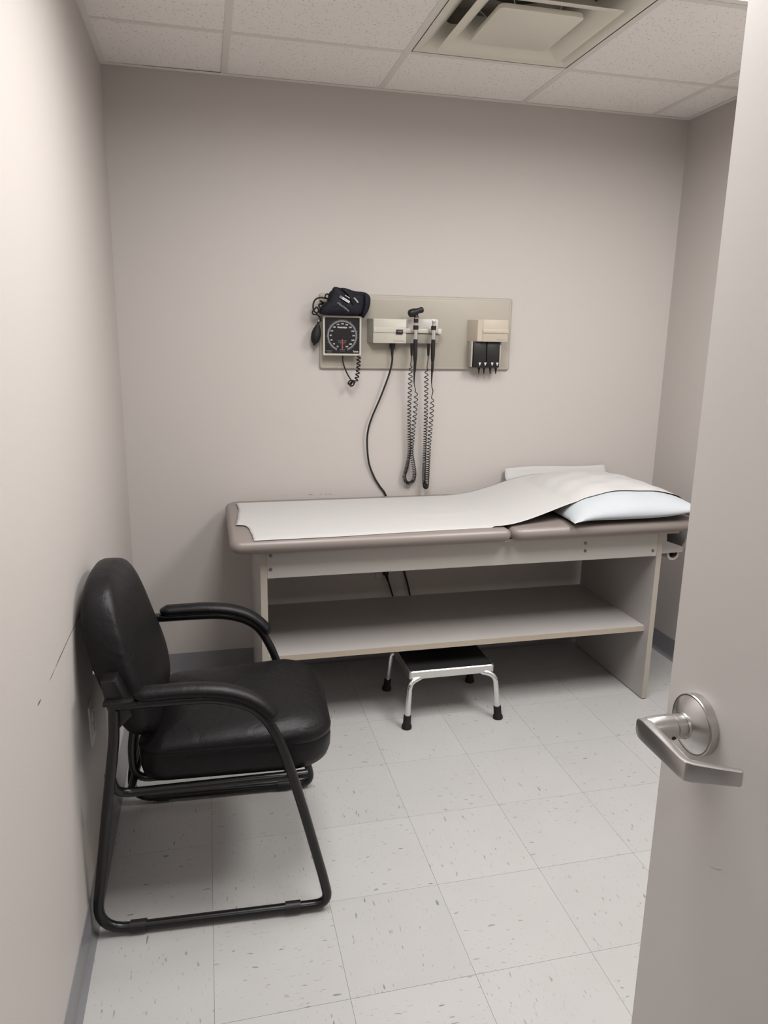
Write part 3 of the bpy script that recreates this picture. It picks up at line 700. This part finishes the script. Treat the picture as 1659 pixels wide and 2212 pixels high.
# otoscope in the first hook, bare handle in the second
def handle(name, label, x, tail):
    r = tag(empty(name, (x, -.082, 1.40)), label, 'medical instrument'); z = lambda v: v-1.40
    lathe('grip', BLACKP, r, [(.001, z(1.345)), (.0050, z(1.345)), (.0062, z(1.385)), (.0082, z(1.40)), (.0090, z(1.42)), (.0088, z(1.478)), (.0065, z(1.481))], (0, 0, 0), (0, 0, 1), 18)
    lathe('chrome_barrel', CHROME, r, [(.0065, z(1.479)), (.0085, z(1.481)), (.0088, z(1.520)), (.0072, z(1.5215))], (0, 0, 0), (0, 0, 1), 18)
    lathe('black_collar', BLACKP, r, [(.007, z(1.520)), (.0112, z(1.5215)), (.0112, z(1.5365)), (.007, z(1.538))], (0, 0, 0), (0, 0, 1), 18)
    lathe('chrome_neck', CHROME, r, [(.0065, z(1.536)), (.0080, z(1.538)), (.0068, z(1.550)), (.0085, z(1.553)), (.0082, z(1.5565)), (.004, z(1.557))], (0, 0, 0), (0, 0, 1), 18)
    if tail: lathe('tail_ring', CHROME, r, [(.0045, z(1.3835)), (.0062, z(1.384)), (.0062, z(1.3895)), (.0045, z(1.390))], (0, 0, 0), (0, 0, 1), 14)
    lathe('tail', BLACKP, r, [(.001, z(1.295)), (.0022, z(1.295)), (.0046, z(1.35)), (.0050, z(1.38)), (.001, z(1.385))], (-.001, 0, 0), (.01, 0, 1), 12)
    return r
ot = handle('otoscope', 'black otoscope with round head and chrome handle hanging on the rail', 1.206, False)
lathe('neck_sleeve', BLACKP, ot, [(.006, .148), (.0100, .149), (.0098, .162), (.0104, .165), (.0104, .174), (.0088, .178), (.0085, .188)], (0, 0, 0), (0, 0, 1), 18)
hd = lathe('head', BLACKP, ot, [(.001, -.034), (.0095, -.0325), (.0152, -.027), (.0172, -.018), (.0162, -.006), (.0125, .006), (.0112, .016), (.0126, .025), (.0115, .031), (.0075, .0345), (.001, .0355)], (-.004, -.004, .193), (1, -.25, .34), 22)
lathe('head_band', CHROME, ot, [(.0098, .1655), (.0107, .166), (.0107, .1685), (.0098, .169)], (0, 0, 0), (0, 0, 1), 18)
op = handle('ophthalmoscope', 'bare chrome and black instrument handle without a head hanging on the rail', 1.2845, True)
for a in (-.004, .004): lathe('prong', CHROME, op, [(.0026, .150), (.0026, .160), (.0012, .164)], (a, 0, 0), (0, 0, 1), 10)
def cord(root, sx_, pre, path, post, seed):
    """sx_: socket position; straight lead, coil, straight lead"""
    M = Matrix.Translation(-root.location)
    bm = bmesh.new()
    W_ = .0020
    Pth = catmull(path, 14)
    pitch = lambda t: itp([(0, .021), (.12, .0195), (.25, .014), (.36, .0095), (.45, .0062), (.55, .0058), (.64, .0085), (.75, .013), (.88, .020), (1, .024)], t)
    rad = lambda t: itp([(0, .0058), (.03, .0082), (.5, .0072), (.96, .0085), (1, .005)], t)
    C = coil(Pth, rad, W_, pitch)
    full = catmull(pre+[tuple(C[0])], 6)[:-1]+C+catmull([tuple(C[-1])]+post, 6)[1:]
    atube(bm, full, W_, 5)
    o = fin('coiled_cord', bm, BLACKP, root, True, 60); o.data.transform(M)
    return o
cord(ot, 0, [(1.202, PT-.024, 1.412), (1.200, -.040, 1.385), (1.197, -.042, 1.372)],
     [(1.199, -.040, 1.365), (1.198, -.040, 1.29), (1.198, -.036, 1.18), (1.203, -.030, 1.06), (1.206, -.026, .985), (1.195, -.024, .92), (1.186, -.022, .88), (1.195, -.022, .853), (1.211, -.022, .846), (1.228, -.022, .858), (1.233, -.024, .89), (1.224, -.028, .94), (1.214, -.034, .99), (1.216, -.042, 1.08), (1.221, -.050, 1.18), (1.221, -.060, 1.262)],
     [(1.213, -.072, 1.272), (1.207, -.080, 1.285), (1.2045, -.082, 1.30)], 1)
cord(op, 0, [(1.277, PT-.024, 1.412), (1.275, -.040, 1.38), (1.272, -.043, 1.362)],
     [(1.270, -.042, 1.352), (1.272, -.040, 1.27), (1.275, -.036, 1.15), (1.277, -.028, 1.03), (1.278, -.022, .93), (1.279, -.020, .87), (1.281, -.024, .838), (1.283, -.036, .829), (1.285, -.050, .838), (1.285, -.054, .87), (1.286, -.056, .94), (1.287, -.060, 1.04), (1.291, -.066, 1.15), (1.293, -.070, 1.235)],
     [(1.291, -.078, 1.262), (1.285, -.081, 1.28), (1.2825, -.082, 1.30)], 2)

# speculum dispenser
sd = empty('speculum_dispenser', (1.555, PT, 1.52)); tag(sd, 'cream dispenser with black speculum magazine at the end of the beige backboard', 'dispenser')
D = .066
loft('housing', CREAM2, sd, [[(x, y, z) for x, z in rrect(a, b, c, d, .004, 3)] for a, b, c, d, y in ((-.096, .070, -.046, .049, 0), (-.073, .069, -.045, .048, -D+.003), (-.071, .067, -.043, .046, -D))])
box('lid', CREAM2, sd, -.048, .0690, -D-.0022, -D+.002, -.0448, .0478, .0012)
prism('ridge', CREAM2, sd, [(-.0475, -D-.002, -.011), (-.0475, -D-.0055, -.007), (-.0475, -D-.0055, .003), (-.0475, -D-.002, .010)], (.118, 0, 0), .0008)
text('brand_print', 'WelchAllyn', .0088, GREYINK, sd, (.036, -D-.0024, -.036), bold=.0002)
mg = empty('magazine'); mg.parent = sd
for a, b in ((-.080, -.0205), (-.0185, .042)): box('magazine_tube', BLACKP, mg, a, b, -.052, -.010, -.156, -.044, .004)
for x in (.0465, -.086): box('side_guide', PANELM, sd, x-.004, x+.004, -.046, -.004, -.154, -.044, .002)
for px_, pt in ((1036.6, 1034.5), (1048.5, 1045.5), (1063.3, 1059), (1074.3, 1071)):
    x = ony(px_, 785, -.068).x-1.555; z = -.141
    bm = bmesh.new(); aprism(bm, [(x-.0062, -.0521, z+.007), (x+.0062, -.0521, z+.007), (x, -.0521, z-.008)], (0, -.0004, 0)); fin('arrow_mark', bm, INK, sd)
    xt = ony(pt, 800, -.05).x-1.555
    lathe('speculum_tip', BLACKP, sd, [(.0062, .154), (.0056, .160), (.0026, .180), (.0020, .184), (.001, .184)], (xt, -.034, 0), (0, 0, -1), 14)

# ------------------------------------------------------------ blood pressure gauge
bg = empty('blood_pressure_gauge', (.8945, PT, 1.490)); tag(bg, 'square dial blood pressure gauge with black face and cream frame on the backboard', 'gauge')
GH = .0815; D = .044
box('housing', GREYP, bg, -GH+.006, GH-.006, -D+.012, 0, -GH+.006, GH-.006, .004)
loft('bezel', CREAM, bg, [[(x, y, z) for x, z in rrect(-q, q, -q, q, .0035, 3)] for q, y in ((GH-.002, -D+.012), (GH, -D+.009), (GH, -D+.002), (GH-.0015, -D), (GH-.007, -D), (GH-.0085, -D+.003))], cap=False)
fq = GH-.0083
dial = box('dial_face', mat('dial_black', (.012, .011, .012), .5, spec=.18), bg, -fq, fq, -D+.003, -D+.012, -fq, fq)
FY = -D+.0026
bm = bmesh.new(); ng = 60; a0 = math.radians(-90+22)
RI, RO = .0565, .0628; ang = [math.radians(248-316*k/ng) for k in range(ng+1)]
for a, b in zip(ang, ang[1:]):
    c0, s0, c1, s1 = math.cos(a), math.sin(a), math.cos(b), math.sin(b)
    aprism(bm, [(RI*c0, FY, RI*s0), (RO*c0, FY, RO*s0), (RO*c1, FY, RO*s1), (RI*c1, FY, RI*s1)], (0, -.0002, 0))
for k in range(0, 61):
    a = math.radians(248-316*k/60); l = .0060 if k % 4 == 0 else .0032; hw = .0006
    d_ = Vector((math.cos(a), 0, math.sin(a))); q = Vector((-d_.z, 0, d_.x))*hw
    aprism(bm, [d_*RO-q+Vector((0, FY, 0)), d_*RO+q+Vector((0, FY, 0)), d_*(RO+l)+q+Vector((0, FY, 0)), d_*(RO+l)-q+Vector((0, FY, 0))], (0, -.0002, 0))
fin('scale_ring', bm, MIDINK, dial)
nums = []
for k, v in enumerate(range(20, 301, 20)):
    a = math.radians(246-(312/14)*k) ; nums.append(text('n', str(v), .0080, INK, None, (.0485*math.cos(a), FY, .0485*math.sin(a)), bold=.0002))
join_meshes('dial_numerals', nums, INK, dial)
text('brand_print', 'WelchAllyn', .0088, INK, dial, (0, FY, .0335), bold=.00035)
for x0, x1, z in ((-.019, .019, -.0205), (-.017, .016, -.0272), (-.008, .010, -.0335), (-.006, .008, -.0455), (-.011, .012, -.057), (-.011, .012, -.0625)):
    box('fine_print', MIDINK, dial, x0, x1, FY-.0002, FY, z-.0008, z+.0008)
for x0, x1, z in ((-.069, -.041, -.0618), (-.063, -.046, -.0672)): box('fine_print', MIDINK, dial, x0, x1, FY-.0002, FY, z-.0009, z+.0009)
text('maker_print', 'Tycos', .0095, INK, dial, (.057, FY, -.0640), bold=.0003)
nd = box('needle', REDM, bg, -.0012, .0012, FY-.0022, FY-.0012, -.0560, -.0125)
lathe('needle_hub', BLACKP, nd, [(.001, 0), (.0045, 0), (.0035, .0015), (.001, .0015)], (0, FY-.0008, -.003), (0, -1, 0), 16)
# hoses
M = Matrix.Translation(-bg.location)
hp = [ony(*q, y) for q, y in (((740, 764), -.045), ((741, 782), -.047), ((748, 803), -.050), ((757, 819), -.052), ((761, 825), -.052), ((757, 831), -.046), ((752, 828), -.042), ((757, 822), -.050), ((764, 823), -.056), ((764, 831), -.058), ((758, 834), -.052), ((755, 829), -.046), ((762, 824), -.048))]
bm = bmesh.new(); atube(bm, catmull(hp, 8), .0030, 8)
up_ = [ony(*q, -.050) for q in ((762, 824), (767, 826), (771, 815), (774, 795), (775, 766))]
atube(bm, coil(catmull(up_, 10), lambda t: itp([(0, .003), (.15, .0068), (1, .0072)], t), .0028, lambda t: .0155, 12), .0028, 7)
o = fin('coiled_hose', bm, RUBBER, bg, True, 60); o.data.transform(M)

# cuff bundle
cf = empty('blood_pressure_cuff', (.895, -.055, 1.576)); tag(cf, 'folded dark navy blood pressure cuff with bulb and hose above the dial gauge', 'blood pressure cuff')
M = Matrix.Translation(-cf.location)
CQ = lambda a, b, y: ony(670+a/10.37, 600+b/10.37, y)
def puff(name, m, outline, y0, thick, parent, c=None, bulge=2.4, wr=0):
    o2 = [CQ(a, b, y0) for a, b in outline]; o2 = catmull([tuple(p) for p in o2], 3, True)
    c0 = CQ(*c, y0) if c else sum(o2, Vector())/len(o2); rings = []
    S_ = (1, .97, .9, .78, .6, .4, .2, .03)
    def mk(s, sg):
        t = thick*(1-s**bulge)**.5; return [c0.lerp(p, s)+Vector((0, sg*t+wr*math.sin(40*p.x*s+30*p.z)*(1-s), 0)) for p in o2]
    rings = [mk(s, 1) for s in S_[::-1]]+[mk(s, -1) for s in S_[1:]]
    o = loft(name, m, parent, rings, angle=70); o.data.transform(M); return o
puff('back_layer', NAVY, [(430, 330), (560, 250), (760, 225), (1000, 300), (1225, 325), (1345, 430), (1340, 600), (1290, 760), (1190, 900), (1150, 826), (700, 824), (255, 818), (200, 750), (260, 620), (360, 560)], -.045, .026, cf, (800, 640), 4)
puff('front_flap', NAVY, [(530, 205), (700, 238), (800, 265), (900, 320), (1080, 350), (1215, 400), (1230, 560), (1190, 740), (1080, 826), (700, 828), (290, 822), (240, 740), (300, 620), (400, 520), (460, 370)], -.076, .018, cf, (740, 600), 3.5, .004)
puff('rolled_end', NAVY, [(1215, 330), (1275, 375), (1345, 440), (1345, 580), (1300, 740), (1210, 880), (1195, 900), (1165, 800), (1195, 600), (1200, 450)], -.080, .017, cf, None, 2)
puff('fold', NAVY, [(700, 235), (800, 240), (870, 285), (960, 420), (985, 560), (960, 610), (900, 500), (830, 360), (740, 280)], -.094, .006, cf, None, 2)
# cuff print
def cprint(name, a, b, s, size, ang, bold=.0003, m=INK, sx=1):
    p = CQ(a, b, -.0985)-cf.location
    return text(name, s, size, m, cf, p, roty=math.radians(ang), bold=bold, sx=sx)
cprint('brand_print', 740, 650, 'WelchAllyn', .0125, 180+33, m=MIDINK)
cprint('size_print', 1030, 500, 'ADULT', .0085, 180+48)
p0 = CQ(665, 415, -.0985)-cf.location; ca, sa = math.cos(math.radians(-29)), math.sin(math.radians(-29))
def cbar(name, u0, u1, v0, v1, m, dy=0):
    return fin(name, (lambda bm: (aprism(bm, [p0+Vector((u*ca-v*sa, dy, u*sa+v*ca)) for u, v in ((u0, v0), (u1, v0), (u1, v1), (u0, v1))], (0, -.0003, 0)), bm)[1])(bmesh.new()), m, cf)
cbar('white_label', .012, .046, -.0050, .0045, INK); cbar('grey_label', 0, .0125, -.0055, .0050, MIDINK, .0002)
cbar('label_mark', .015, .044, -.0014, .0010, GREYINK, -.0004)
cbar('index_mark', .017, .040, .0135, .0160, INK)
# hose loops and bulb
bl = CQ(240, 985, -.045)
lo = CQ(92, 1505, -.045)
ax = (lo-bl); Ln = ax.length
o = lathe('bulb', RUBBER, cf, [(.001, 0), (.0045, .002), (.0050, .012), (.0100, .020), (.0165, .034), (.0205, .052), (.0200, .068), (.0150, .085), (.0085, .092), (.0060, .094), (.0055, .100), (.001, .101)], tuple(bl+Vector((-.008, .009, .002))), tuple(ax+Vector((.009, 0, 0))), 24); o.data.transform(M)
o = lathe('bulb_valve', CHROME, cf, [(.001, 0), (.0060, 0), (.0060, .004), (.001, .004)], tuple(bl+Vector((-.006, .009, .004))), tuple(ax), 14); o.data.transform(M)
bm = bmesh.new()
h1 = [CQ(a, b, y) for a, b, y in ((470, 470, -.06), (350, 460, -.055), (240, 445, -.05), (140, 470, -.05), (85, 540, -.048), (65, 640, -.048), (85, 740, -.05), (150, 790, -.052), (190, 730, -.056), (150, 660, -.06), (100, 700, -.06), (50, 770, -.056), (80, 820, -.05), (160, 830, -.048), (220, 900, -.046), (238, 985, -.046))]
atube(bm, catmull([tuple(q) for q in h1], 8), .0032, 8)
h2 = [CQ(a, b, y) for a, b, y in ((450, 430, -.05), (405, 370, -.055), (355, 375, -.06), (335, 430, -.06), (390, 470, -.056), (460, 480, -.05))]
atube(bm, catmull([tuple(q) for q in h2], 8), .0030, 8)
h3 = [CQ(a, b, y) for a, b, y in ((420, 560, -.06), (330, 560, -.066), (230, 520, -.06), (290, 580, -.05), (200, 600, -.052), (230, 680, -.06), (320, 640, -.06))]
atube(bm, catmull([tuple(q) for q in h3], 8), .0036, 8)
o = fin('hose', bm, RUBBER, cf, True, 60); o.data.transform(M)
